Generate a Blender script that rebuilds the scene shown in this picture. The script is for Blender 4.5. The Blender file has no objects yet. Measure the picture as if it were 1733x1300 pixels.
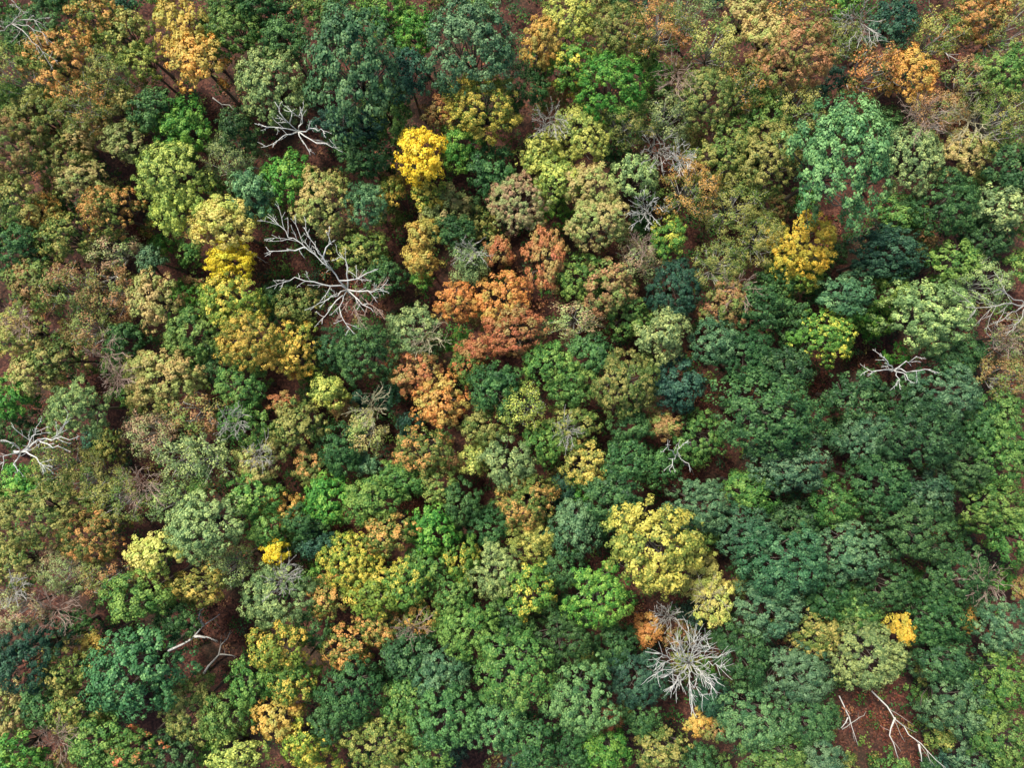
import bpy, math, random
import numpy as np
from mathutils import Vector
random.seed(7)
col = bpy.context.scene.collection
# ------------------------------------------------------------ camera geometry
CAM_H = 112.0; LENS = 26.0; TAN = 18.0/LENS
def at(px, py, z):
    s = (CAM_H - z)*TAN/866.5
    return ((px-866.5)*s, -(py-650.0)*s, z)
def mpp(z): return (CAM_H - z)*TAN/866.5
def lin(c):
    return [((v/255.0)/12.92 if v/255.0 <= .04045 else ((v/255.0+.055)/1.055)**2.4) for v in c]
# ------------------------------------------------------------ materials
def new_mat(name):
    m = bpy.data.materials.new(name); m.use_nodes = True
    nt = m.node_tree; nt.nodes.clear()
    return m, nt, nt.nodes, nt.links
ALB = np.array([1.07, 1.05, .86])
def math_node(N, L, op, a, b=None, clamp=False):
    n = N.new('ShaderNodeMath'); n.operation = op; n.use_clamp = clamp
    for i, v in enumerate((a, b)):
        if v is None: continue
        if isinstance(v, (int, float)): n.inputs[i].default_value = v
        else: L.new(v, n.inputs[i])
    return n.outputs[0]
def leaf_material(name, own=False):
    m, nt, N, L = new_mat(name)
    out = N.new('ShaderNodeOutputMaterial')
    va = N.new('ShaderNodeAttribute'); va.attribute_name = 'var'
    sep = N.new('ShaderNodeSeparateColor'); L.new(va.outputs['Color'], sep.inputs[0])
    lobe, clump, leaf = sep.outputs[0], sep.outputs[1], sep.outputs[2]
    if own:
        ca = N.new('ShaderNodeAttribute'); ca.attribute_name = 'tint'
        colr = ca.outputs['Color']
    else:
        ta = N.new('ShaderNodeAttribute'); ta.attribute_type = 'OBJECT'; ta.attribute_name = 'tint_a'
        tb = N.new('ShaderNodeAttribute'); tb.attribute_type = 'OBJECT'; tb.attribute_name = 'tint_b'
        tm = N.new('ShaderNodeAttribute'); tm.attribute_type = 'OBJECT'; tm.attribute_name = 'tint_mix'
        v = math_node(N, L, 'ADD', math_node(N, L, 'MULTIPLY', lobe, .36), math_node(N, L, 'MULTIPLY', clump, .38))
        v = math_node(N, L, 'ADD', v, math_node(N, L, 'MULTIPLY', leaf, .26))
        v = math_node(N, L, 'ADD', v, tm.outputs['Fac'])
        v = math_node(N, L, 'SUBTRACT', v, .85)
        v = math_node(N, L, 'MULTIPLY', v, 3.6, True)
        mx = N.new('ShaderNodeMix'); mx.data_type = 'RGBA'
        L.new(v, mx.inputs[0]); L.new(ta.outputs['Color'], mx.inputs[6]); L.new(tb.outputs['Color'], mx.inputs[7])
        colr = mx.outputs[2]
    hs = N.new('ShaderNodeHueSaturation'); hs.inputs['Saturation'].default_value = .96
    L.new(colr, hs.inputs['Color'])
    L.new(math_node(N, L, 'ADD', math_node(N, L, 'MULTIPLY', leaf, -.03), .515), hs.inputs['Hue'])
    val = math_node(N, L, 'ADD', math_node(N, L, 'MULTIPLY', leaf, .75), math_node(N, L, 'MULTIPLY', clump, .45))
    L.new(math_node(N, L, 'ADD', val, .42), hs.inputs['Value'])
    p = N.new('ShaderNodeBsdfPrincipled'); p.inputs['Roughness'].default_value = .5
    p.inputs['Specular IOR Level'].default_value = .22
    L.new(hs.outputs[0], p.inputs['Base Color'])
    t = N.new('ShaderNodeBsdfTranslucent'); L.new(hs.outputs[0], t.inputs['Color'])
    mix = N.new('ShaderNodeMixShader'); mix.inputs[0].default_value = .08
    L.new(p.outputs[0], mix.inputs[1]); L.new(t.outputs[0], mix.inputs[2]); L.new(mix.outputs[0], out.inputs[0])
    return m
def bark_material(name, c1, c2, scale=3.0):
    m, nt, N, L = new_mat(name)
    out = N.new('ShaderNodeOutputMaterial')
    tc = N.new('ShaderNodeTexCoord'); mp = N.new('ShaderNodeMapping'); mp.inputs['Scale'].default_value = (4, 4, .8)
    L.new(tc.outputs['Object'], mp.inputs[0])
    ns = N.new('ShaderNodeTexNoise'); ns.inputs['Scale'].default_value = scale; ns.inputs['Detail'].default_value = 5
    L.new(mp.outputs[0], ns.inputs['Vector'])
    r = N.new('ShaderNodeValToRGB'); r.color_ramp.elements[0].position = .35; r.color_ramp.elements[1].position = .65
    r.color_ramp.elements[0].color = (*lin(c1), 1); r.color_ramp.elements[1].color = (*lin(c2), 1)
    L.new(ns.outputs[0], r.inputs[0])
    p = N.new('ShaderNodeBsdfPrincipled'); p.inputs['Roughness'].default_value = .85
    b = N.new('ShaderNodeBump'); b.inputs['Strength'].default_value = .5; b.inputs['Distance'].default_value = .05
    L.new(ns.outputs[0], b.inputs['Height']); L.new(b.outputs[0], p.inputs['Normal'])
    L.new(r.outputs[0], p.inputs['Base Color']); L.new(p.outputs[0], out.inputs[0])
    return m
M_LEAF = leaf_material('leaf_foliage'); M_UNDER = leaf_material('understory_foliage', True)
M_BARK = bark_material('brown_bark', (84, 74, 62), (140, 128, 112))
M_PALE = bark_material('bleached_wood', (210, 205, 192), (246, 243, 234))
M_GREY = bark_material('grey_twig', (168, 162, 148), (218, 212, 200))
M_PINK = bark_material('reddish_twig', (160, 130, 112), (206, 180, 160))
M_TAN = bark_material('straw_twig', (184, 172, 128), (222, 212, 174))
def ground_material():
    m, nt, N, L = new_mat('leaf_litter')
    out = N.new('ShaderNodeOutputMaterial'); g = N.new('ShaderNodeNewGeometry')
    n1 = N.new('ShaderNodeTexNoise'); n1.inputs['Scale'].default_value = .16; n1.inputs['Detail'].default_value = 6
    v = N.new('ShaderNodeTexVoronoi'); v.inputs['Scale'].default_value = 4.0
    n2 = N.new('ShaderNodeTexNoise'); n2.inputs['Scale'].default_value = 1.4; n2.inputs['Detail'].default_value = 8
    for n in (n1, v, n2): L.new(g.outputs['Position'], n.inputs['Vector'])
    sp = N.new('ShaderNodeSeparateColor'); L.new(v.outputs['Color'], sp.inputs[0])
    r = N.new('ShaderNodeValToRGB'); e = r.color_ramp.elements
    e[0].position = .1; e[0].color = (*lin((42, 26, 20)), 1); e[1].position = .95; e[1].color = (*lin((142, 90, 68)), 1)
    x = e.new(.5); x.color = (*lin((82, 46, 34)), 1)
    L.new(math_node(N, L, 'ADD', math_node(N, L, 'MULTIPLY', sp.outputs[0], .55), math_node(N, L, 'MULTIPLY', n2.outputs[0], .45)), r.inputs[0])
    r2 = N.new('ShaderNodeValToRGB'); r2.color_ramp.elements[0].position = .48; r2.color_ramp.elements[1].position = .62
    L.new(n1.outputs[0], r2.inputs[0])
    mx = N.new('ShaderNodeMix'); mx.data_type = 'RGBA'; L.new(math_node(N, L, 'MULTIPLY', r2.outputs[0], .5), mx.inputs[0])
    L.new(r.outputs[0], mx.inputs[6]); mx.inputs[7].default_value = (*lin((42, 48, 28)), 1)
    p = N.new('ShaderNodeBsdfPrincipled'); p.inputs['Roughness'].default_value = .9
    b = N.new('ShaderNodeBump'); b.inputs['Strength'].default_value = .8; b.inputs['Distance'].default_value = .1
    L.new(sp.outputs[1], b.inputs['Height']); L.new(b.outputs[0], p.inputs['Normal'])
    L.new(mx.outputs[2], p.inputs['Base Color']); L.new(p.outputs[0], out.inputs[0])
    return m
# ------------------------------------------------------------ mesh helpers
def quads_mesh(name, V, var, tint=None, mat=None):
    n = len(V)//4
    me = bpy.data.meshes.new(name)
    me.vertices.add(len(V)); me.vertices.foreach_set('co', V.astype(np.float32).ravel())
    me.loops.add(n*4); me.loops.foreach_set('vertex_index', np.arange(n*4, dtype=np.int32))
    me.polygons.add(n); me.polygons.foreach_set('loop_start', np.arange(0, n*4, 4, dtype=np.int32))
    me.polygons.foreach_set('loop_total', np.full(n, 4, dtype=np.int32))
    me.update(calc_edges=True)
    def put(nm, arr):
        a = me.attributes.new(nm, 'FLOAT_COLOR', 'POINT')
        c = np.ones((n*4, 4), np.float32); c[:, :3] = np.repeat(arr, 4, axis=0); a.data.foreach_set('color', c.ravel())
    put('var', var)
    if tint is not None: put('tint', tint)
    if mat: me.materials.append(mat)
    return me
def leaves(P, Nrm, S, rng):
    """folded diamond leaves"""
    n = len(P)
    Nrm = Nrm/np.linalg.norm(Nrm, axis=1, keepdims=True)
    r = rng.normal(size=(n, 3)); T = np.cross(Nrm, r); T /= np.linalg.norm(T, axis=1, keepdims=True)
    B = np.cross(Nrm, T); S = S[:, None]
    w = rng.uniform(.6, .9, (n, 1)); f = rng.uniform(-.1, .3, (n, 1))
    V = np.stack([P - T*S, P + B*S*w + Nrm*S*f, P + T*S, P - B*S*w + Nrm*S*f], axis=1)
    return V.reshape(-1, 3)
def unit(rng, n, zmin=-1.0):
    z = rng.uniform(zmin, 1, n); a = rng.uniform(0, 2*math.pi, n); r = np.sqrt(1-z*z)
    return np.stack([r*np.cos(a), r*np.sin(a), z], 1)
class MB:
    def __init__(s): s.v = []; s.f = []
    def tube(s, pts, rad, sides=5):
        b = len(s.v); n = len(pts)
        for i, p in enumerate(pts):
            p = np.array(p); d = np.array(pts[min(i+1, n-1)]) - np.array(pts[max(i-1, 0)])
            d = d/(np.linalg.norm(d)+1e-9); u = np.cross(d, (0.3, .2, 1) if abs(d[2]) < .9 else (1, 0, 0)); u /= np.linalg.norm(u)+1e-9
            w = np.cross(d, u)
            for k in range(sides):
                a = 2*math.pi*k/sides; s.v.append(tuple(p + rad[i]*(math.cos(a)*u + math.sin(a)*w)))
        for i in range(n-1):
            for k in range(sides):
                k2 = (k+1) % sides
                s.f.append((b+i*sides+k, b+i*sides+k2, b+(i+1)*sides+k2, b+(i+1)*sides+k))
        s.f.append(tuple(b+(n-1)*sides+k for k in range(sides)))
        s.f.append(tuple(b+k for k in reversed(range(sides))))
    def mesh(s, name, mat):
        me = bpy.data.meshes.new(name); me.from_pydata(s.v, [], s.f); me.materials.append(mat)
        me.polygons.foreach_set('use_smooth', [True]*len(me.polygons)); return me
def link(name, me, parent=None, loc=(0, 0, 0)):
    o = bpy.data.objects.new(name, me); col.objects.link(o); o.location = loc
    if parent: o.parent = parent
    return o
# ------------------------------------------------------------ crowns
CRDATA = {}
def make_crown(seed, R, kind):
    rng = np.random.default_rng(seed)
    lr = .48 + .18*R
    if kind == 'm': lr *= .80
    if kind == 'a': lr *= .95
    nt = int((1.7 if kind == 'o' else 1.5)*(R/lr)**2)+2; Ls = []; tries = 0
    ph = rng.uniform(0, 6.28, 3); am = rng.uniform(.04, .11, 3)
    def rim(a): return 1 + am[0]*math.sin(2*a+ph[0]) + am[1]*math.sin(3*a+ph[1]) + am[2]*math.sin(5*a+ph[2])
    while len(Ls) < nt and tries < 3000:
        tries += 1
        a = rng.uniform(0, 6.28); d = math.sqrt(rng.uniform())*(R-lr*.75)*rim(a)
        q = d/R
        z = (math.sqrt(max(0, 1-q*q))-.5)*R*1.6 + rng.normal()*(.06 if kind == 'o' else .08)*R
        p = np.array([d*math.cos(a), d*math.sin(a), z])
        if all(np.linalg.norm(p-o[0]) > lr*(1.12 if kind == 'o' else 1.2)*(1-tries/4500) for o in Ls):
            Ls.append((p, lr*rng.uniform(.7, 1.15)))
    for k in range(int(nt*.2)):   # skirt
        a = rng.uniform(0, 6.28); d = (R-lr)*rng.uniform(.8, 1)
        Ls.append((np.array([d*math.cos(a), d*math.sin(a), -R*rng.uniform(.5, .9)]), lr*rng.uniform(.7, 1)))
    fine = seed % 2
    cr = {'o': .40, 'm': .35, 'a': .44}[kind]
    dens = {'o': 1.35, 'm': 1.3, 'a': .95}[kind]
    nleaf = {'o': 30, 'm': 26, 'a': 28}[kind]*(1.35 if fine else 1)
    ls = {'o': (.095, .175), 'm': (.09, .17), 'a': (.075, .14)}[kind]
    if fine: ls = (ls[0]*.84, ls[1]*.84)
    P = []; Nn = []; var = []; S = []; tips = []
    for (p, r) in Ls:
        lv = rng.uniform()
        nc = max(4, int(dens*(r/cr)**2))
        D = unit(rng, nc, -.1)
        C = p + D*r*rng.uniform(.75 if kind != 'a' else .35, 1.12, (nc, 1))*np.array([1, 1, .9])
        for c, d in zip(C, D):
            q = cr*rng.uniform(.65, 1.3); n = max(6, int(nleaf*(q/cr)**2*rng.uniform(.8, 1.2)))
            dd = unit(rng, n, -.3)
            sh = rng.uniform(.5, 1.08, (n, 1)) if kind != 'a' else rng.uniform(.2, 1.6, (n, 1))
            P.append(c + dd*q*sh*np.array([1, 1, .85]))
            cn = c/(np.linalg.norm(c)+.3)
            Nn.append(dd*.85 + d*.45 + cn*.55 + rng.normal(size=(n, 3))*.28)
            vv = np.empty((n, 3)); vv[:, 0] = lv; vv[:, 1] = rng.uniform(); vv[:, 2] = rng.uniform(size=n); var.append(vv)
            S.append(rng.uniform(ls[0], ls[1], n))
            tips.append((p, c))
    P = np.concatenate(P); Nn = np.concatenate(Nn); var = np.concatenate(var); S = np.concatenate(S)
    V = leaves(P, Nn, S, rng)
    me = quads_mesh('crown', V, var, None, M_LEAF)
    CRDATA[me.name] = (V, var)
    br = MB(); base = np.array([0, 0, -R*.95])
    for (p, r) in Ls:
        mid = base*.45 + p*.55 + rng.normal(size=3)*.12*R; mid[2] = (base[2]+p[2])/2
        br.tube([base, mid, p], [.04+.018*R, .03+.008*R, .03], 5)
    k = {'o': .05, 'm': .12, 'a': .65}[kind]; tw = .042 if kind == 'a' else .03
    for (p, c) in tips:
        if rng.uniform() < k:
            e = p+(c-p)*rng.uniform(1., 1.6 if kind == 'a' else 1.3); br.tube([p, (p+c)/2+rng.normal(size=3)*.08, e], [tw, tw*.7, .015], 3)
    return me, br.mesh('branches', M_GREY if kind == 'a' else M_BARK)
SIZES = {'s': 2.1, 'm': 3.3, 'l': 5.0}
CR = {}
sd = 100
for kind in 'oma':
    for sz, R in SIZES.items():
        CR[kind, sz] = []
        for k in range(5 if sz != 'l' else 4):
            sd += 1; CR[kind, sz].append(make_crown(sd, R, kind))
tm = MB()
tm.tube([(0, 0, -.02), (.0, .0, .04), (.04, .03, .3), (-.03, .05, .65), (0, 0, 1)], [.36, .26, .22, .18, .13], 9)
TRUNK = tm.mesh('trunk', M_BARK)
# ------------------------------------------------------------ colours
PAL = {
 'DG': ((60, 102, 60), (92, 132, 76), .42, 'dark green'), 'BG': ((78, 124, 88), (120, 156, 110), .44, 'blue-green'),
 'TG': ((52, 92, 76), (78, 118, 92), .4, 'deep teal-green'), 'GG': ((84, 134, 64), (130, 162, 80), .46, 'mid green'),
 'EM': ((76, 128, 80), (118, 162, 100), .44, 'emerald green'),
 'BR': ((76, 140, 54), (126, 168, 70), .42, 'bright green'), 'SG': ((120, 148, 96), (162, 178, 112), .45, 'sage green'),
 'LG': ((144, 170, 82), (198, 202, 100), .46, 'yellow-green'), 'OL': ((108, 136, 66), (166, 162, 88), .45, 'olive green'),
 'OO': ((114, 136, 64), (208, 158, 86), .45, 'orange-flecked olive'), 'OY': ((122, 150, 60), (216, 190, 80), .44, 'yellow-flecked olive'),
 'OG': ((132, 144, 68), (196, 180, 84), .42, 'olive-gold'),
 'YE': ((250, 214, 30), (212, 202, 58), .36, 'bright yellow'), 'PY': ((232, 216, 122), (180, 194, 98), .47, 'pale yellow'),
 'YG': ((240, 200, 58), (190, 182, 68), .43, 'golden-yellow'),
 'GO': ((238, 188, 90), (182, 172, 88), .44, 'golden'), 'OR': ((216, 144, 76), (174, 156, 82), .42, 'orange'),
 'RU': ((198, 124, 80), (160, 146, 86), .44, 'rust orange'), 'RO': ((188, 140, 96), (120, 142, 74), .48, 'rusty olive'),
 'PK': ((194, 154, 126), (146, 162, 106), .5, 'pinkish sage'), 'TN': ((208, 184, 120), (150, 166, 94), .5, 'tan'),
 'RG': ((98, 142, 66), (208, 126, 76), .36, 'red-tipped green'), 'GY': ((98, 146, 62), (210, 196, 76), .36, 'yellow-tipped green')}
# x y rx ry shape colour [height bonus] [; short landmark name ; full label]
DATA = """
20 130 65 65 m OL
95 105 62 58 m OO
140 175 52 50 m OO
160 25 45 42 m OO
215 60 42 45 m OL
60 60 55 50 o DG
305 38 44 50 m GO 3
330 100 48 48 m GO 3 ; golden-orange top tree ; tall golden-orange tree near the top left edge, brightest orange crown there
240 105 36 30 m LG 1
395 50 60 50 o GG
450 20 55 40 o DG
460 140 58 62 o SG
480 70 40 40 o DG
592 112 78 98 o BG 3 ; big blue-green top oak ; largest blue-green tree of the upper left with a lumpy dense oval crown
648 20 52 45 o BR 1
560 15 40 35 o GG
690 130 40 45 o TG
705 55 38 40 o BR
797 80 78 76 o BG 3 ; blue-green top-centre tree ; blue-green dense crown at top centre beside the small golden tree
912 70 34 42 m GO 2 ; small golden top tree ; small golden tree on the right of the blue-green top-centre tree
962 35 45 45 m LG
965 110 45 42 m GY
1050 55 50 50 m OL
1035 150 62 55 o BR
1115 45 58 50 a OO
1175 25 45 35 a SG
1210 80 50 45 a OL
1262 30 42 40 m TN
1350 90 62 62 m RO 1 ; dusty orange top-right tree ; broad dusty orange-brown tree below the top edge in the right half
1300 60 40 40 m TN
1350 18 60 35 m OO 1
1425 70 38 40 a OL
1475 118 48 46 m OO
1538 125 46 46 m GO
1512 42 42 42 o TG
1590 60 45 45 m OL
1655 30 55 50 m OO
1710 45 50 60 m OL
1700 125 50 50 m GG
1645 135 45 40 a RO
70 205 60 55 m OL
30 175 45 40 m GG
185 130 50 48 m OL
205 190 45 45 m OL
150 235 42 36 m TN
28 250 62 62 m RO
110 275 50 45 m OL
212 240 40 34 m TN 1
262 190 45 40 m DG
312 215 46 46 o BR
405 225 38 40 o DG
590 210 58 36 o TG
655 190 40 50 o GG
742 192 28 26 m RU
815 182 66 56 m OY 1 ; olive-yellow oak north ; olive-yellow rounded tree just above right of the bright yellow tree
895 150 38 40 m DG
985 225 50 50 m LG 1
1060 205 55 50 a OL
1130 200 50 45 a SG
1195 165 52 50 m OL
1260 150 50 45 m OO
1295 195 48 45 m GG
1345 190 48 60 a OL
1230 260 60 55 m OL
1305 265 55 60 m OL
1425 272 82 106 o EM 5 ; large oval green oak ; very large oval emerald green tree in the upper right, a smooth dense crown
1545 270 46 58 o SG 1
1635 262 38 40 m TN
1590 195 50 45 a RO
1700 200 52 60 a OL
1712 295 45 50 o DG
780 246 40 42 o BR
710 262 42 45 o YE 4 ; bright yellow tree ; round bright yellow tree, the purest yellow crown in the forest
666 324 24 26 o OY 1 ; little yellow tree ; little yellow-green tree directly below left of the round bright yellow tree
830 290 42 45 o DG
620 265 50 45 m DG
30 355 58 58 m OL
75 368 32 38 m GO
140 308 48 36 m TN
188 360 52 45 m OO
288 296 54 56 o LG 2 ; tall yellow-green tree ; tall yellow-green tree at the upper left of the pale yellow tree
305 358 42 44 o LG 1
374 376 54 42 o PY 2 ; pale yellow tree ; pale yellow tree between the tall yellow-green tree and the big dead tree
395 265 50 52 m SG
430 328 42 42 o BG
545 342 56 56 m TN ; olive-gold feathery tree ; feathery olive-gold tree left of the little yellow tree
490 310 45 50 m BR
620 345 34 36 o BG
755 358 46 44 m TN
725 330 30 30 m OY
880 345 50 50 m PK 2 ; dusty pink centre tree ; round dusty pink and sage tree below right of the bright yellow tree
915 268 42 42 m LG
948 310 45 40 m LG
1000 320 46 42 m TN 1
1012 375 52 48 m TN 1 ; tall tan centre tree ; tall tan crown right of the dusty pink tree
1075 300 42 42 m SG
1134 402 32 34 o GY
1170 320 55 55 a OO
1245 345 58 55 m OL
1290 405 48 48 m OL
1362 415 52 58 m YG 2 ; golden-yellow oval tree ; golden-yellow oval tree below the large oval green oak
1350 465 42 34 o OY
1495 432 66 46 o TG ; dark teal oval tree ; dark teal-green oval tree just right of the golden-yellow oval tree
1520 368 44 36 o GG
1600 345 58 55 o DG
1698 345 50 42 o SG
1660 405 50 45 o DG
1615 445 45 40 m GG
30 425 52 50 o DG
110 405 48 42 m OL
190 428 45 38 a PK
60 480 48 48 m RO ; rusty olive left tree ; rusty olive feathery tree near the left edge below the dark green one
115 490 45 45 a RO
186 495 52 55 m RO
256 440 22 26 o BG 2
262 510 42 50 m TN 1
388 442 42 36 o YE 1 ; lemon yellow tree ; lemon yellow tree left of the big dead tree, below the pale yellow tree
392 515 52 50 o OY 1
425 580 55 50 o OY 1 ; olive-yellow broad oak ; broad olive-yellow tree below left of the big dead tree
495 590 50 50 m OY 1
505 520 40 38 m OL
610 425 48 42 m OL
650 470 34 34 m DG
714 400 30 28 m GO 3 ; slim orange-gold tree ; slim orange-gold tree in the centre left of the rust tree cluster
716 442 31 28 m GO 2.5
795 452 36 42 a SG
770 395 38 30 o DG
844 425 24 28 m RU 1
924 436 38 54 m RU 1 ; tall rust centre tree ; tall rust-orange tree at the top right of the central orange cluster
770 510 42 36 m OR 1
850 505 44 48 m OR 1
872 560 52 42 m RU 1 ; rust-orange cluster tree ; broad rust-orange tree in the middle of the central orange cluster
985 470 42 42 m GG
975 540 48 34 a PK 1
810 590 32 28 m RU
1030 485 46 46 m RO
1080 440 40 42 a PK
1062 535 42 38 m GG
1142 490 46 50 o TG
1120 568 44 44 o SG 2 ; pale sage round tree ; pale sage-green round tree right of the central orange cluster
1218 450 50 50 m OL
1225 515 42 42 m RO
1285 520 50 45 o DG -1
1320 475 40 40 o DG
1430 498 46 38 o BG 1
1392 570 56 46 m GY
1500 490 40 35 o GG
1572 535 70 60 o SG 2 ; pale sage right tree ; broad pale sage-green tree below right of the dark teal oval tree
1660 482 50 48 m SG
1712 570 42 42 a PK
1340 545 40 40 m DG
40 562 56 48 m TN
52 640 42 40 m TN 1
18 675 36 36 o BR
100 610 45 40 m OL
132 695 48 50 o SG 1 ; pale green left tree ; pale green tree right of the white dead tree at the left edge
275 640 62 54 o TN 1 ; sage and tan dome ; sage and tan domed tree left of the olive-yellow broad oak
330 565 50 48 o GG
150 560 40 40 a RO
215 580 38 36 m DG
408 650 42 40 m GG
360 610 35 40 m DG
478 682 24 18 m RU 2 ; tiny red tree ; tiny red-orange tree alone among green crowns left of centre
555 662 30 26 o LG 1
620 598 54 54 o DG 1
560 590 38 40 m DG
700 560 46 44 m SG
700 630 46 38 m RU
745 682 48 44 m OR ; orange-tan feathery tree ; feathery orange-tan tree below the central orange cluster
792 622 30 36 m RG
840 655 45 45 o DG
885 688 42 44 a LG 1
930 620 45 40 m GG
965 650 44 40 o GG
1060 650 54 60 m OL 1 ; tall olive tree ; tall olive tree below the pale sage round tree
1142 652 46 46 o TG
1000 600 40 38 o DG
1212 578 42 38 o BG 1
1262 605 52 46 o DG 1
1330 630 46 44 o DG 1.5
1300 700 84 74 o DG 3.5 ; big dark oak right of centre ; very big lumpy dark green tree right of centre
1335 778 70 52 o BG 4 ; pale-topped oak ; pale-topped blue-green crown on the lower side of the very big dark oak
1450 670 48 46 o DG 1
1520 680 46 42 o DG 1
1600 665 58 48 o BG 1
1655 720 48 48 o DG 1
1560 735 66 56 o DG 3.5 ; wide dark green oak ; wide dark green crown below the small white dead tree
1470 745 52 48 o BG 1
1605 615 42 36 m DG
1700 640 46 42 a RO
1690 700 40 40 m GG
1125 722 34 26 m RO
1182 740 48 46 m GG
970 725 46 40 m OL
990 785 40 38 m OG 1
1070 720 38 34 o DG
30 725 40 35 m DG
255 735 46 42 a PK
305 775 46 42 m SG
95 790 45 45 m OL
150 810 50 46 m OL
40 822 42 38 o BR
205 845 60 50 a OL
350 775 48 48 a SG
330 700 45 45 a RO
420 720 45 45 m GG
440 775 42 42 m TN
505 725 46 46 m OL
530 790 34 34 m OO
480 860 38 30 m GO
556 842 42 42 o BR
622 785 24 22 o BG 1
625 850 45 38 o GG
580 760 38 42 o DG
620 730 42 38 a TN
715 762 48 42 m OO 1 ; orange and green tree ; orange-topped green tree below the feathery orange-tan tree
800 775 26 26 o LG 1
680 810 48 34 o GG
740 820 40 34 m OL
860 785 46 46 m SG
892 850 54 48 m OO 1 ; orange-olive tree ; orange-olive tree below centre with red ground beside it
780 850 36 36 m DG
815 720 40 36 m OL
920 750 36 36 m GG
1060 780 42 40 o DG
1040 840 50 42 o DG
1110 790 40 36 m DG
1182 855 54 46 o BG
1272 832 45 38 o GG
1415 850 44 42 o GG 1
1490 820 52 48 o DG 2
1560 835 50 44 o BG 1
1620 790 54 46 o DG
1695 770 56 56 o GG
1680 855 60 46 o GG
60 875 75 55 m OL
150 905 55 48 m OO
110 965 55 45 a PK
28 960 45 45 m OL
262 938 44 42 o PY 2 ; pale cream-yellow tree ; pale cream-yellow tree in the lower left quarter
345 890 62 56 o SG 1
390 960 42 38 m SG
425 840 48 42 m GG
330 990 52 34 m OG
290 850 42 40 m SG
468 934 24 20 o YE 2 ; small yellow lower tree ; small yellow tree in the lower left, right of the cream-yellow tree
455 895 36 36 m GG
515 885 38 30 o DG
540 918 38 30 o TG
595 955 50 50 o OY 1
660 905 46 38 m OO 2
635 1000 52 44 o OY 1 ; wide yellow-flecked oak ; wide yellow-flecked olive tree in the lower centre-left
690 985 40 40 m GY 1
560 1010 40 38 m OO
730 895 42 44 o BR
780 945 34 44 m GY
720 965 40 40 m GG
838 965 48 50 o SG
900 915 36 32 o LG 1
895 1000 46 46 m GY
970 892 44 48 o BG 1
830 890 38 34 m DG
760 1010 38 38 m GG
1105 925 80 78 o OG 4 ; olive-gold oak ; large domed olive-gold tree directly above the small orange tree
1185 970 40 42 o PY 1.5
1180 895 40 36 m GG
1204 1015 36 44 m PY 1 ; half-bare yellow tree ; half-bare pale yellow tree above the bare fan-shaped tree
1260 905 56 48 o BG
1325 950 74 64 o BG 2
1345 880 50 40 o DG
1300 1030 60 46 o BG
1440 935 62 50 o BG 1
1490 990 58 48 o DG
1550 895 64 54 o DG 2
1615 975 62 55 o DG
1720 910 42 46 o GG
1400 1005 46 42 o DG
1012 1008 56 54 o BR 1 ; bright green lower tree ; bright green tree left of the olive-gold oak
950 960 38 36 m DG
30 1035 44 40 a PK
180 975 45 40 m RO
232 1012 54 44 o GG 1
160 1092 30 22 m GO 1
48 1110 56 60 o TG
230 1140 78 76 o EM 2 ; broad green lower-left oak ; broad emerald green domed tree in the lower left below the pale fallen trunk
108 1130 45 45 m OL
300 1050 36 36 o DG
470 1010 62 52 o SG
470 1095 46 44 o OY 3 ; yellow-green lower tree ; tall yellow-green tree right of the dark gap with the fallen trunk
498 1145 44 42 o GY 2.5
420 1160 40 44 m GG
585 1095 45 38 m OO
642 1060 38 34 m OO 1
530 1060 34 34 m DG
720 1040 38 40 m OO
790 1065 52 48 o GG
690 1110 48 45 o DG
745 1140 50 50 o BG
870 1140 68 62 o GG 3 ; rounded green lower-centre oak ; rounded mid green tree in the lower centre
950 1085 60 50 o DG
860 1050 45 42 o DG
985 1185 62 58 o EM 2
1095 1068 26 24 o OR ; small orange tree ; small orange tree at the upper left of the bare fan-shaped tree
1080 1148 52 50 o TG
1040 1090 40 36 o DG
1255 1105 50 55 o DG
1375 1065 56 48 m OL
1470 1112 60 54 o SG 2 ; pale sage lower oak ; pale sage-green tree in the lower right beside the small gold tree
1524 1062 20 28 o YG 3 ; small gold tree ; small gold-yellow tree in the lower right among dark green crowns
1445 1035 48 40 o GG
1345 1140 62 52 o BG 1
1580 1045 56 48 o DG
1695 1060 55 48 o BG
1642 1050 22 20 m GO
1600 1115 48 42 o DG
18 1205 36 50 m TN
70 1190 42 40 m DG
128 1200 48 46 m OL
30 1275 44 36 o BR
165 1260 50 42 o GG
228 1275 50 34 m RG 1
330 1205 54 52 m OL
385 1215 40 40 o GG
290 1275 46 36 m DG
400 1275 50 34 m LG
470 1215 44 44 m GO 1 ; golden bottom tree ; golden tree near the bottom edge in the left half
515 1255 42 38 m OY 1
545 1290 40 30 m OY
590 1175 54 52 o DG
640 1255 58 50 m OL
560 1220 35 35 m DG
690 1190 45 45 o GG
755 1215 60 54 o DG 1
840 1225 54 50 o EM
720 1280 46 36 o GG
900 1260 50 44 o DG
960 1275 42 34 m DG
1020 1270 46 36 o BR
1030 1218 24 22 m RU
1120 1270 46 36 m OL
1180 1225 22 20 m GO
1085 1215 34 30 o DG
1180 1285 34 28 o DG
1275 1215 64 52 o EM 1
1365 1215 52 50 o DG
1310 1280 56 40 o GG
1390 1285 36 34 o BG
1200 1180 36 36 o TG
1620 1190 62 52 o EM 1
1695 1155 54 50 o GG
1690 1250 56 52 o GG
1650 1290 42 34 o BG
"""
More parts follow.
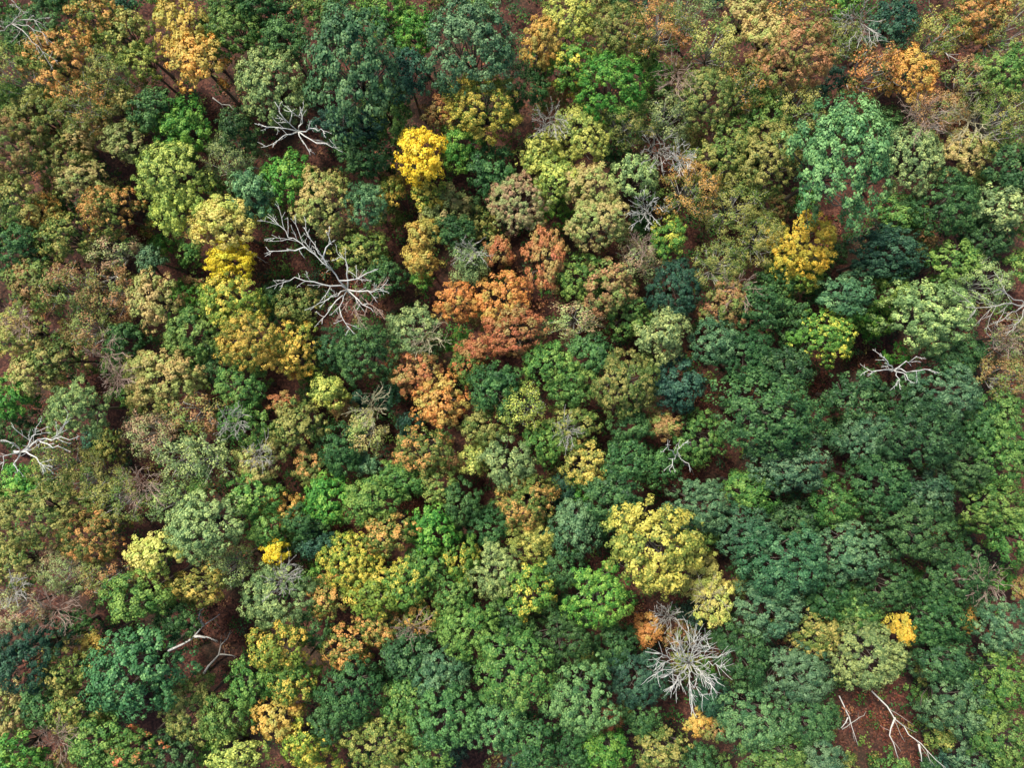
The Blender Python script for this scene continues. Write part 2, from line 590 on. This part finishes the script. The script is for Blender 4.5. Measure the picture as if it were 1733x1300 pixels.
GAPS = [(385, 180, 38), (500, 225, 44), (430, 430, 32), (1605, 95, 30), (1450, 70, 20), (480, 20, 22), (1015, 555, 26), (900, 470, 26), (330, 690, 24), (40, 700, 30),
        (160, 650, 28), (1340, 835, 28), (1410, 905, 24), (350, 1090, 56), (1445, 1220, 34), (1500, 1215, 34), (1540, 1262, 30), (1180, 660, 22), (1160, 790, 28), (1380, 650, 22), (1710, 540, 24), (70, 1140, 15),
        (1400, 385, 20), (600, 885, 22), (1130, 270, 20), (1455, 625, 24), (590, 480, 36), (540, 545, 24), (270, 840, 20), (1570, 170, 22), (1640, 225, 20), (240, 400, 16), (700, 860, 16), (1060, 1040, 16)]
rng = np.random.default_rng(5)
def cols(t):
    a, b, m, _ = PAL[t['c']]; a = np.array(lin(a)); b = np.array(lin(b))
    j = 1+rng.normal()*.10; h = rng.normal(size=3)*.04
    if t['c'] in ('DG', 'BG', 'GG', 'TG', 'EM'):
        j *= .92
        if t['x'] > 1130 and t['y'] > 560: j *= .86; h = h + np.array([-.03, 0, .06])
    return np.clip(a*ALB*(j+h), 0, 1), np.clip(b*ALB*(j+h), 0, 1), m + rng.normal()*.05
TREES = []
for line in DATA.strip().splitlines():
    parts = [p.strip() for p in line.split(';')]; f = parts[0].split()
    d = dict(x=float(f[0]), y=float(f[1]), rx=float(f[2]), ry=float(f[3]), k=f[4], c=f[5], h=float(f[6]) if len(f) > 6 else 0.0,
             short=parts[1] if len(parts) > 1 else None, label=parts[2] if len(parts) > 2 else None)
    if d['k'] == 'm' and d['c'] in ('OL', 'OO', 'RO', 'PK', 'SG') and not d['label'] and int(d['x']+d['y']) % 3 == 0 and ((d['x'] < 430 and d['y'] < 1000) or (d['x'] > 1030 and d['y'] < 500)):
        d['k'] = 'a'
    TREES.append(d)
# the 300 largest crowns (and every landmark) stand as trees of their own; smaller ones go into the sapling layer
order = sorted(TREES, key=lambda t: -(t['rx']*t['ry'] + (1e6 if (t['label'] or t['h'] > 0) else 0) + (1e3 if t['c'] in ('GO', 'RU', 'OR', 'YE', 'RG') else 0)))
SMALL = order[300:]; keep = set(id(t) for t in order[:300]); TREES = [t for t in TREES if id(t) in keep]
cov = [(t['x'], t['y'], t['rx'], t['ry']) for t in TREES+SMALL]
n_fill = 0
for i in range(12000):
    if n_fill >= 110: break
    x = rng.uniform(-10, 1743); y = rng.uniform(-10, 1310)
    if any(((x-a)/(b2+1))**2+((y-b)/(c2+1))**2 < 1 for a, b, b2, c2 in cov): continue
    if any(math.hypot(x-a, y-b) < r+12 for a, b, r in GAPS): continue
    r = rng.uniform(18, 30)
    SMALL.append(dict(x=x, y=y, rx=r, ry=r*rng.uniform(.85, 1.15), k='m', c=['DG', 'GG', 'TG', 'OL', 'DG', 'RO', 'BR'][int(rng.integers(7))], h=-3.5, short=None, label=None))
    cov.append((x, y, r*.8, r*.8)); n_fill += 1
# ------------------------------------------------------------ labels
DIRS = ['right of', 'above right of', 'above', 'above left of', 'left of', 'below left of', 'below', 'below right of']
ORD = ['', 'second ', 'third ', 'fourth ', 'fifth ', 'sixth ', 'seventh ', 'eighth ', 'ninth ', 'tenth ']
LM = [(t['x'], t['y'], t['short'], t) for t in TREES if t['short']]
LM += [(500, 215, 'white twiggy dead tree', None), (560, 460, 'big dead tree', None), (60, 755, 'left-edge dead tree', None), (1515, 622, 'small white dead tree', None),
       (1165, 1130, 'bare fan-shaped tree', None), (350, 1075, 'fallen trunk', None), (1530, 1235, 'diagonal fallen trunk', None)]
def size_word(t):
    r = (t['rx']*t['ry'])**.5
    return 'small' if r < 34 else ('large' if r > 62 else 'medium')
def shape_word(t): return {'o': 'dense', 'm': 'loose', 'a': 'thin'}[t['k']]
groups = {}
for t in TREES:
    if t['label']: continue
    bx = min(LM, key=lambda l: math.hypot(l[0]-t['x'], l[1]-t['y'])); dx = t['x']-bx[0]; dy = bx[1]-t['y']
    s = int(round(math.atan2(dy, dx)/(math.pi/4))) % 8
    t['dist'] = math.hypot(dx, dy)
    groups.setdefault((size_word(t), shape_word(t), PAL[t['c']][3], DIRS[s], bx[2]), []).append(t)
for k, g in groups.items():
    g.sort(key=lambda t: t['dist'])
    for i, t in enumerate(g):
        pre = k[0]+' '+k[1]+' '+k[2]+' tree'
        t['label'] = (pre+(', ' if i == 0 else ', '+ORD[i]+'out, ')+k[3]+' the '+k[4])
# ------------------------------------------------------------ build trees
def layout(t):
    rm = (t['rx']*t['ry'])**.5*mpp(15)
    zc = 7.0 + rm*1.4 + rng.uniform(-1.9, 1.9) + t['h']
    s = mpp(zc+rm*.3); rx = t['rx']*s*1.08; ry = t['ry']*s*1.08; rm = (rx*ry)**.5
    x, y, _ = at(t['x'], t['y'], zc+rm*.25)
    sz = min(SIZES, key=lambda q: abs(math.log(SIZES[q]/rm))); f = rm/SIZES[sz]
    lst = CR[t['k'], sz]; cm, bm = lst[int(rng.integers(len(lst)))]
    return x, y, zc, rx, ry, rm, f, cm, bm, rng.uniform(0, 6.28), rng.uniform(.9, 1.12)
def build_tree(t):
    x, y, zc, rx, ry, rm, f, cm, bm, a, vz = layout(t)
    root = bpy.data.objects.new('broadleaf_tree', None); col.objects.link(root)
    root.empty_display_size = .5; root.location = (x, y, 0); root.scale = (rx/rm, ry/rm, 1)
    root['label'] = t['label']; root['category'] = 'tree'; root['group'] = 'autumn broadleaf trees of the forest canopy'
    c = link('crown', cm, root, (0, 0, zc)); c.rotation_euler = (0, 0, a); c.scale = (f, f, f*vz)
    ca, cb, m = cols(t); c['tint_a'] = [float(v) for v in ca]; c['tint_b'] = [float(v) for v in cb]; c['tint_mix'] = float(m)
    b = link('branches', bm, root, (0, 0, zc)); b.rotation_euler = (0, 0, a); b.scale = c.scale
    tr = link('trunk', TRUNK, root, (0, 0, -.05)); k = .5+.12*rm; tr.scale = (k, k, zc-rm*.8); tr.rotation_euler = (0, 0, a)
for t in TREES: build_tree(t)
def small_layer():
    VV = []; RR = []; TT = []
    for t in SMALL:
        x, y, zc, rx, ry, rm, f, cm, bm, a, vz = layout(t)
        V, var = CRDATA[cm.name]; ca, cb, m = cols(t)
        if t['h'] < -2:
            pick = np.random.default_rng(3).permutation(len(var))[:int(len(var)*.75)]; V = V.reshape(-1, 4, 3)[pick].reshape(-1, 3); var = var[pick]
        co, si = math.cos(a), math.sin(a)
        W = np.stack([(V[:, 0]*co-V[:, 1]*si)*f*rx/rm+x, (V[:, 0]*si+V[:, 1]*co)*f*ry/rm+y, V[:, 2]*f*vz+zc], 1)
        v = np.clip((var@np.array([.36, .38, .26])+m-.85)*3.6, 0, 1)[:, None]
        VV.append(W); RR.append(var); TT.append(ca*(1-v)+cb*v)
    o = link('sapling_foliage', quads_mesh('sapling_foliage', np.concatenate(VV), np.concatenate(RR), np.concatenate(TT), M_UNDER))
    o['label'] = 'leafy saplings and small trees crowded in beneath and between the larger crowns'; o['category'] = 'saplings'; o['kind'] = 'stuff'
small_layer()
# ------------------------------------------------------------ bare trees and dead wood
def walk(p, d, length, r0, rg, nseg=6, wob=.22, up=0.0, r1=.012):
    pts = [np.array(p, float)]; d = np.array(d, float); d /= np.linalg.norm(d)+1e-9
    for i in range(nseg):
        d = d + rg.normal(size=3)*wob*np.array([1, 1, .6]) + np.array([0, 0, up]); d /= np.linalg.norm(d)
        pts.append(pts[-1]+d*length/nseg)
    return pts, [r0+(r1-r0)*i/nseg for i in range(nseg+1)]
def side_twigs(mb, pts, rad, rg, lev, dens, lfac=.45, rmin=.012, spread=.5):
    L = sum(np.linalg.norm(pts[i+1]-pts[i]) for i in range(len(pts)-1))
    n = max(3, int(dens*L))
    for k in range(n):
        t = rg.uniform(.2, 1)*(len(pts)-1); i = min(int(t), len(pts)-2); fr = t-i
        p = pts[i]*(1-fr)+pts[i+1]*fr; d = pts[i+1]-pts[i]; d = d/(np.linalg.norm(d)+1e-9)
        q = d*.9 + rg.normal(size=3)*spread*np.array([1, 1, .7])
        r = max(rmin, (rad[i]*(1-fr)+rad[i+1]*fr)*.5)
        ln = L*lfac*rg.uniform(.4, 1.1)*(1-.45*t/(len(pts)-1))
        a, b = walk(p, q, ln, r, rg, 4, .12, .02, rmin*.6)
        mb.tube(a, b, 4 if lev > 1 else 3)
        if lev > 1: side_twigs(mb, a, b, rg, lev-1, dens*1.25, lfac, rmin, spread)
def dead_tree(name, base, root, limbs, mat, twmat, label, cat, seed, r0=.2, dens=.9, lev=2, rmin=.022, group=None, spread=.52, lfac=.42):
    """root: (px,py,h) where the limbs fork; limbs: polylines [(px,py,h)...] starting at the fork"""
    rg = np.random.default_rng(seed); B = np.array(at(*base))
    e = bpy.data.objects.new(name, None); col.objects.link(e); e.location = B; e['label'] = label; e['category'] = cat
    if group: e['group'] = group
    R = np.array(at(*root))-B
    if np.linalg.norm(R) > .5:
        mb = MB(); mid = R*.5+rg.normal(size=3)*.15
        mb.tube([(0, 0, -.1), R*.15, mid, R], [r0*1.9, r0*1.4, r0*1.15, r0*.85], 8); link('trunk', mb.mesh('trunk', mat), e)
    for lm in limbs:
        pp = [np.array(at(*q))-B for q in lm]; pts = []; n = len(pp)
        for i in range(n-1):
            for k in range(3): 
                pts.append(pp[i]+(pp[i+1]-pp[i])*k/3 + (rg.normal(size=3)*.14 if (i or k) else 0))
        pts.append(pp[-1]); m = len(pts); rr = r0*rg.uniform(.5, .75)
        rad = [max(.034, rr*(1-.8*i/(m-1))) for i in range(m)]
        mb = MB(); mb.tube(pts, rad, 6); br = link('branch', mb.mesh('branch', mat), e)
        tw = MB(); side_twigs(tw, pts, rad, rg, lev, dens, lfac, rmin, spread); link('twigs', tw.mesh('twigs', twmat), br)
dead_tree('dead_tree', (505, 222, 0), (505, 222, 17), [[(505, 222, 17), (480, 200, 19), (465, 172, 20)], [(505, 222, 17), (470, 215, 19), (443, 212, 19)], [(505, 222, 17), (512, 200, 20), (508, 180, 21)],
   [(505, 222, 17), (530, 215, 19), (548, 222, 20)], [(505, 222, 17), (475, 232, 18), (450, 248, 18)], [(505, 222, 17), (535, 240, 18), (575, 250, 18)], [(505, 222, 17), (515, 245, 17), (525, 262, 17)], [(490, 208, 18), (495, 190, 20), (480, 178, 20)]],
   M_PALE, M_PALE, 'white twiggy dead tree below left of the big blue-green top oak', 'dead tree', 1, .13, 1.3, rmin=.032)
dead_tree('dead_tree', (598, 505, 0), (588, 490, 16.5), [[(588, 490, 16.5), (560, 455, 19), (520, 420, 20.5), (490, 398, 21), (468, 378, 21)], [(560, 455, 19), (540, 430, 21), (515, 385, 22)], [(588, 490, 16.5), (545, 480, 19), (500, 470, 20), (478, 478, 20)],
   [(588, 490, 16.5), (575, 520, 18.5), (592, 558, 19.5)], [(588, 490, 16.5), (560, 505, 19.5), (530, 520, 20.5)], [(520, 420, 20.5), (490, 425, 21), (455, 425, 21)], [(588, 490, 16.5), (585, 450, 19.5), (572, 430, 20)], [(575, 475, 18), (610, 470, 20), (640, 455, 20)],
   [(545, 440, 19.5), (560, 410, 20.5), (552, 392, 21)], [(580, 500, 17), (555, 530, 18), (540, 545, 18)], [(588, 490, 16.5), (620, 495, 19), (648, 490, 20)], [(588, 490, 16.5), (612, 515, 18), (632, 528, 19)]],
   M_PALE, M_PALE, 'big pale dead tree with long crooked limbs left of centre', 'dead tree', 2, .16, 1.1, rmin=.032)
dead_tree('bare_tree', (615, 510, 0), (610, 500, 14), [[(610, 500, 14), (630, 490, 18), (650, 480, 19)], [(610, 500, 14), (625, 515, 18), (640, 525, 19)], [(610, 500, 14), (600, 520, 18), (610, 545, 19)], [(610, 500, 14), (600, 480, 18), (615, 465, 19)], [(610, 500, 14), (590, 510, 18), (575, 530, 18)]],
   M_PINK, M_PINK, 'reddish bare tree with fine twigs at the right side of the big dead tree', 'bare tree', 3, .10, 1.8, rmin=.028)
dead_tree('dead_tree', (25, 765, 0), (35, 765, 16), [[(35, 765, 16), (65, 745, 19), (95, 740, 20), (125, 742, 20)], [(35, 765, 16), (10, 775, 19), (-10, 795, 19)], [(35, 765, 16), (55, 745, 20), (62, 722, 21)], [(35, 765, 16), (60, 775, 19), (78, 798, 19)],
   [(35, 765, 16), (25, 785, 19), (30, 800, 19)], [(65, 745, 19), (85, 755, 20), (110, 760, 20)], [(35, 765, 16), (20, 748, 19), (0, 745, 19)]],
   M_PALE, M_PALE, 'white dead tree with spreading limbs at the left edge', 'dead tree', 4, .18, .9, rmin=.034)
dead_tree('dead_tree', (1505, 625, 0), (1512, 626, 18), [[(1512, 626, 18), (1500, 612, 21), (1490, 598, 22)], [(1512, 626, 18), (1535, 612, 21), (1552, 603, 22)], [(1512, 626, 18), (1545, 628, 21), (1575, 626, 22)], [(1512, 626, 18), (1520, 642, 20), (1512, 655, 20)],
   [(1512, 626, 18), (1490, 628, 20), (1468, 625, 20)], [(1512, 626, 18), (1532, 636, 20), (1548, 648, 20)]],
   M_PALE, M_PALE, 'small white dead tree above the wide dark green oak on the right', 'dead tree', 5, .14, .9, rmin=.034)
dead_tree('dead_tree', (20, 40, 0), (20, 40, 17), [[(20, 40, 17), (45, 60, 20), (75, 92, 21)], [(20, 40, 17), (35, 20, 20), (15, -5, 20)], [(20, 40, 17), (50, 45, 20), (80, 62, 20)], [(20, 40, 17), (0, 55, 19), (-20, 60, 19)], [(20, 40, 17), (55, 30, 20), (70, 40, 20)]],
   M_GREY, M_GREY, 'thin grey dead tree in the top left corner', 'dead tree', 6, .12, .9, rmin=.03)
dead_tree('dead_tree', (1745, 515, 0), (1738, 517, 17), [[(1738, 517, 17), (1700, 515, 20), (1660, 518, 21), (1635, 520, 21)], [(1738, 517, 17), (1710, 500, 20), (1690, 490, 21)], [(1738, 517, 17), (1715, 530, 19), (1690, 545, 20)], [(1738, 517, 17), (1725, 545, 19), (1700, 565, 19)]],
   M_GREY, M_GREY, 'grey dead tree reaching in from the right edge', 'dead tree', 7, .13, .9, rmin=.032)
dead_tree('dead_tree', (1145, 775, 0), (1145, 770, 15), [[(1145, 770, 15), (1150, 758, 18), (1165, 745, 19)], [(1145, 770, 15), (1135, 762, 18), (1130, 750, 19)], [(1145, 770, 15), (1138, 785, 17), (1135, 800, 17)], [(1145, 770, 15), (1160, 780, 17), (1170, 795, 17)]],
   M_PALE, M_PALE, 'little white dead tree left of the very big dark oak', 'dead tree', 8, .12, .8, rmin=.03)
# fan-shaped bare tree
fan = []
rf = np.random.default_rng(77)
for i in range(26):
    a = 2*math.pi*i/26+rf.normal()*.1; L = 64*rf.uniform(.7, 1.15)
    if math.sin(a) < -.3: L *= .75
    fan.append([(1166, 1122, 15), (1166+math.cos(a)*L*.45, 1122+math.sin(a)*L*.45, 19), (1166+math.cos(a+.05)*L*.75, 1122+math.sin(a+.05)*L*.8, 20.5), (1166+math.cos(a)*L, 1122+math.sin(a)*L*1.12, 21)])
dead_tree('bare_tree', (1168, 1125, 0), (1166, 1122, 15), fan, M_PALE, M_PALE, 'bare fan-shaped silver tree with fine radiating branches in the lower right', 'bare tree', 9, .11, 1.6, 1, .03, spread=.25, lfac=.36)
# fallen trunks on the ground
dead_tree('dead_tree', (285, 1102, .4), (285, 1102, .4), [[(285, 1102, 1.2), (320, 1085, 2.5), (345, 1060, 4), (372, 1040, 5)], [(345, 1060, 4), (335, 1045, 5), (345, 1030, 6)], [(330, 1078, 3), (350, 1078, 3.5), (368, 1085, 4)]], M_PALE, M_GREY, 'pale leaning fallen trunk in the dark gap of the lower left', 'fallen tree', 10, .30, .45, 1, .035)
dead_tree('dead_tree', (345, 1140, .4), (345, 1140, .4), [[(345, 1140, .4), (370, 1108, 1.2), (390, 1068, 2)], [(370, 1108, 1.2), (400, 1112, 2)]], M_GREY, M_GREY, 'grey fallen trunk right of the pale leaning one in the dark gap', 'fallen tree', 11, .26, .4, 1, .03)
dead_tree('dead_tree', (1475, 1170, .4), (1475, 1170, .4), [[(1475, 1170, 3), (1515, 1215, 5), (1555, 1260, 7), (1600, 1300, 9)], [(1515, 1215, 5), (1505, 1245, 5), (1520, 1285, 5)], [(1555, 1260, 7), (1560, 1290, 7)]], M_PALE, M_GREY, 'long pale fallen trunk running diagonally to the bottom edge at the lower right', 'fallen tree', 12, .25, .7, 1, .032)
dead_tree('dead_tree', (1420, 1178, .4), (1420, 1178, .4), [[(1420, 1178, 3), (1435, 1215, 4), (1452, 1262, 4)], [(1435, 1215, 4), (1420, 1235, 4)]], M_PALE, M_GREY, 'short pale fallen trunk left of the long diagonal one at the lower right', 'fallen tree', 13, .17, .7, 1, .03)
for i, (x0, y0, x1, y1, lab) in enumerate([(360, 165, 405, 195, 'thin grey fallen branch on red ground left of the white twiggy dead tree'), (1590, 80, 1625, 110, 'thin grey fallen branch on red ground near the top right'),
        (410, 415, 450, 445, 'thin grey fallen branch on red ground beside the lemon yellow tree'), (1395, 895, 1425, 915, 'thin grey fallen branch in the small red gap right of the blue-green crowns'), (310, 680, 350, 702, 'thin grey fallen branch below right of the sage and tan dome'),
        (1150, 775, 1175, 805, 'thin grey fallen branch in the gap beside the little white dead tree'), (1425, 1235, 1465, 1205, 'thin grey fallen branch crossing the short pale trunk at lower right')]):
    dead_tree('fallen_branch', (x0, y0, .3), (x0, y0, .3), [[(x0, y0, .3), ((x0+x1)/2+4, (y0+y1)/2, .8), (x1, y1, .6)]], M_GREY, M_GREY, lab, 'branch', 60+i, .17, .6, 1, .03)
# twiggy leafless trees
BARE = [(935, 205, 32, M_GREY, 'grey leafless tree above the yellow-green crowns at upper centre'), (1145, 125, 34, M_PINK, 'pinkish leafless tree left of the dusty orange top-right tree'),
 (1112, 258, 36, M_GREY, 'pale grey leafless tree above the other grey one right of the tall tan tree'), (1095, 360, 36, M_PALE, 'whitish leafless tree right of the tall tan centre tree'),
 (1455, 38, 40, M_GREY, 'grey leafless tree at the top edge left of the small teal-green tree'), (1565, 195, 38, M_PINK, 'left one of two straw-brown leafless trees in the upper right'),
 (1640, 205, 42, M_TAN, 'right one of two straw-brown leafless trees in the upper right'), (95, 1035, 42, M_PINK, 'dusty pink leafless tree near the left edge of the lower left'),
 (178, 600, 34, M_PINK, 'reddish leafless tree left of the sage and tan dome'), (200, 640, 28, M_PINK, 'small pinkish leafless tree touching the left side of the sage and tan dome'),
 (100, 1252, 38, M_PINK, 'pinkish leafless tree near the bottom left corner'), (700, 1062, 30, M_PINK, 'pinkish leafless tree between the golden crowns of the lower centre-left'),
 (628, 690, 38, M_TAN, 'straw-coloured leafless tree right of the tiny red tree'), (1668, 985, 42, M_PINK, 'pinkish-white leafless tree near the right edge of the lower right'),
 (240, 822, 38, M_PINK, 'pinkish leafless tree right of the left-edge dead tree'), (1252, 495, 34, M_PINK, 'brown leafless tree left of the golden-yellow oval tree'),
 (1085, 415, 28, M_PINK, 'small pinkish leafless tree directly below the whitish leafless tree'), (438, 770, 32, M_GREY, 'grey leafless tree below left of the tiny red tree'),
 (395, 715, 28, M_GREY, 'small grey leafless tree left of the tiny red tree'), (795, 425, 28, M_GREY, 'grey leafless tree between the slim orange-gold tree and the rust trees'),
 (722, 572, 34, M_TAN, 'straw-coloured leafless tree left of the rust-orange cluster tree'), (1202, 1010, 36, M_TAN, 'straw leafless branches standing through the half-bare yellow tree'),
 (480, 985, 34, M_GREY, 'thin grey leafless tree left of the wide yellow-flecked oak'), (1155, 270, 26, M_PALE, 'small white leafless tree right of the pale grey leafless tree'),
 (960, 730, 30, M_GREY, 'grey leafless tree above the olive-gold crown right of centre'), (1130, 1045, 28, M_GREY, 'grey leafless tree right of the small orange tree'), (20, 1000, 28, M_GREY, 'grey leafless tree at the left edge above the dusty pink one'),
 (30, 545, 28, M_PINK, 'pinkish leafless tree at the left edge below the rusty olive tree'), (1700, 580, 32, M_PINK, 'pinkish leafless tree below the grey dead tree at the right edge')]
for i, (x, y, r, mt, lab) in enumerate(BARE):
    rb = np.random.default_rng(500+i); nl = int(rb.integers(9, 14)); lm = []; zb = 13; hz = rb.uniform(17.5, 19)
    for k in range(nl):
        a = 2*math.pi*k/nl+rb.normal()*.3; q = r*rb.uniform(.6, 1.15)
        lm.append([(x, y, zb), (x+math.cos(a)*q*.45, y+math.sin(a)*q*.45, zb+(hz-zb)*.6), (x+math.cos(a+.2)*q, y+math.sin(a+.2)*q, hz)])
    dead_tree('bare_tree', (x, y, 0), (x, y, zb), lm, mt, mt, lab, 'bare tree', 900+i, .08, 1.3, 2, .02, group='leafless trees among the crowns', spread=.35)
# ------------------------------------------------------------ understory and litter (stuff) and ground
def scatter(name, n, seed, palette, pr, zf, qf, nl, sf, near_gaps, label, cat, flat=.6):
    rg = np.random.default_rng(seed); P = []; Nn = []; S = []; var = []; T = []
    pal = [np.array(lin(c))*ALB for c in palette]
    for i in range(n):
        if near_gaps:
            a, b, r = GAPS[int(rg.integers(len(GAPS)))]; px = a+rg.normal()*r*.9; py = b+rg.normal()*r*.9
        else:
            px = rg.uniform(-60, 1793); py = rg.uniform(-60, 1360)
            g = min((math.hypot(px-a, py-b)-r) for a, b, r in GAPS)
            if g < 0 and rg.uniform() < .80: continue
            if math.sin(px*.013+1.3)*math.sin(py*.016+.4)+rg.normal()*.35 < -.65: continue
        c = np.array(at(px, py, zf(rg))); q = qf(rg); m = int(nl*q*q)+4
        dd = unit(rg, m, -.2 if not near_gaps else -1)
        P.append(c+dd*q*rg.uniform(.3, 1.15, (m, 1))*np.array([1, 1, flat])); Nn.append(dd*.5+np.array([0, 0, .6])+rg.normal(size=(m, 3))*.35)
        S.append(rg.uniform(sf[0], sf[1], m)); vv = np.empty((m, 3)); vv[:, 0] = .5; vv[:, 1] = rg.uniform(); vv[:, 2] = rg.uniform(size=m); var.append(vv)
        T.append(np.repeat(pal[rg.choice(len(pal), p=pr)][None], m, 0))
    P = np.concatenate(P); V = leaves(P, np.concatenate(Nn), np.concatenate(S), rg)
    o = link(name, quads_mesh(name, V, np.concatenate(var), np.concatenate(T), M_UNDER))
    o['label'] = label; o['category'] = cat; o['kind'] = 'stuff'
scatter('understory_foliage', 7000, 33, ((50, 92, 44), (66, 118, 46), (98, 126, 52), (48, 84, 54), (126, 118, 62), (146, 96, 62), (76, 112, 54)), [.28, .22, .12, .15, .07, .06, .10],
        lambda r: r.uniform(.4, 4)+(r.uniform(0, 3) if r.uniform() < .25 else 0), lambda r: r.uniform(.5, 1.25), 32, (.11, .2), False, 'low green and yellowing undergrowth filling the gaps between the tree crowns', 'undergrowth')
scatter('fallen_leaves', 1300, 34, ((116, 64, 48), (146, 88, 64), (80, 48, 36), (166, 122, 86), (70, 88, 44)), [.35, .25, .20, .08, .12],
        lambda r: r.uniform(.02, .35), lambda r: r.uniform(.4, 1.4), 16, (.09, .18), True, 'red-brown fallen leaves and low litter lying in the open gaps', 'fallen leaves', .08)
def ground():
    n = 140; W = 1400; xs = np.linspace(-1, 1, n); xs = np.sign(xs)*(np.abs(xs)**2.2)*W
    v = [(x, y, .22*math.sin(x*.11)*math.cos(y*.13)+.12*math.sin(x*.37+y*.21)-.2) for y in xs for x in xs]
    f = [(j*n+i, j*n+i+1, (j+1)*n+i+1, (j+1)*n+i) for j in range(n-1) for i in range(n-1)]
    me = bpy.data.meshes.new('ground'); me.from_pydata(v, [], f); me.materials.append(ground_material())
    me.polygons.foreach_set('use_smooth', [True]*len(me.polygons))
    o = link('ground', me); o['kind'] = 'structure'; o['label'] = 'reddish brown forest floor covered in fallen leaves'; o['category'] = 'ground'
ground()
# ------------------------------------------------------------ light and camera
EL = math.radians(56); AZ = math.radians(-40)   # sun stands to the upper left of the photo
w = bpy.data.worlds.new('World'); bpy.context.scene.world = w; w.use_nodes = True
nt = w.node_tree; bg = nt.nodes['Background']; sk = nt.nodes.new('ShaderNodeTexSky'); sk.sky_type = 'NISHITA'; sk.sun_disc = False
sk.sun_elevation = EL; sk.sun_rotation = AZ; nt.links.new(sk.outputs[0], bg.inputs[0]); bg.inputs[1].default_value = .12
sl = bpy.data.lights.new('sun', 'SUN'); sl.energy = 4.8; sl.angle = math.radians(10); sl.color = (1, .965, .89)
so = bpy.data.objects.new('sun', sl); col.objects.link(so)
dv = Vector((math.sin(AZ)*math.cos(EL), math.cos(AZ)*math.cos(EL), math.sin(EL)))
so.rotation_euler = dv.to_track_quat('Z', 'Y').to_euler()
cd = bpy.data.cameras.new('camera'); cd.lens = LENS; cd.sensor_width = 36; cd.clip_end = 4000
co = bpy.data.objects.new('camera', cd); col.objects.link(co); co.location = (0, 0, CAM_H); bpy.context.scene.camera = co
vs = bpy.context.scene.view_settings; vs.view_transform = 'Standard'; vs.look = 'None'; vs.exposure = 0
print('TREES', len(TREES), 'small', len(SMALL), 'maxlabel', max(len(t['label'].split()) for t in TREES), 'dup', len(TREES)-len(set(t['label'] for t in TREES)))
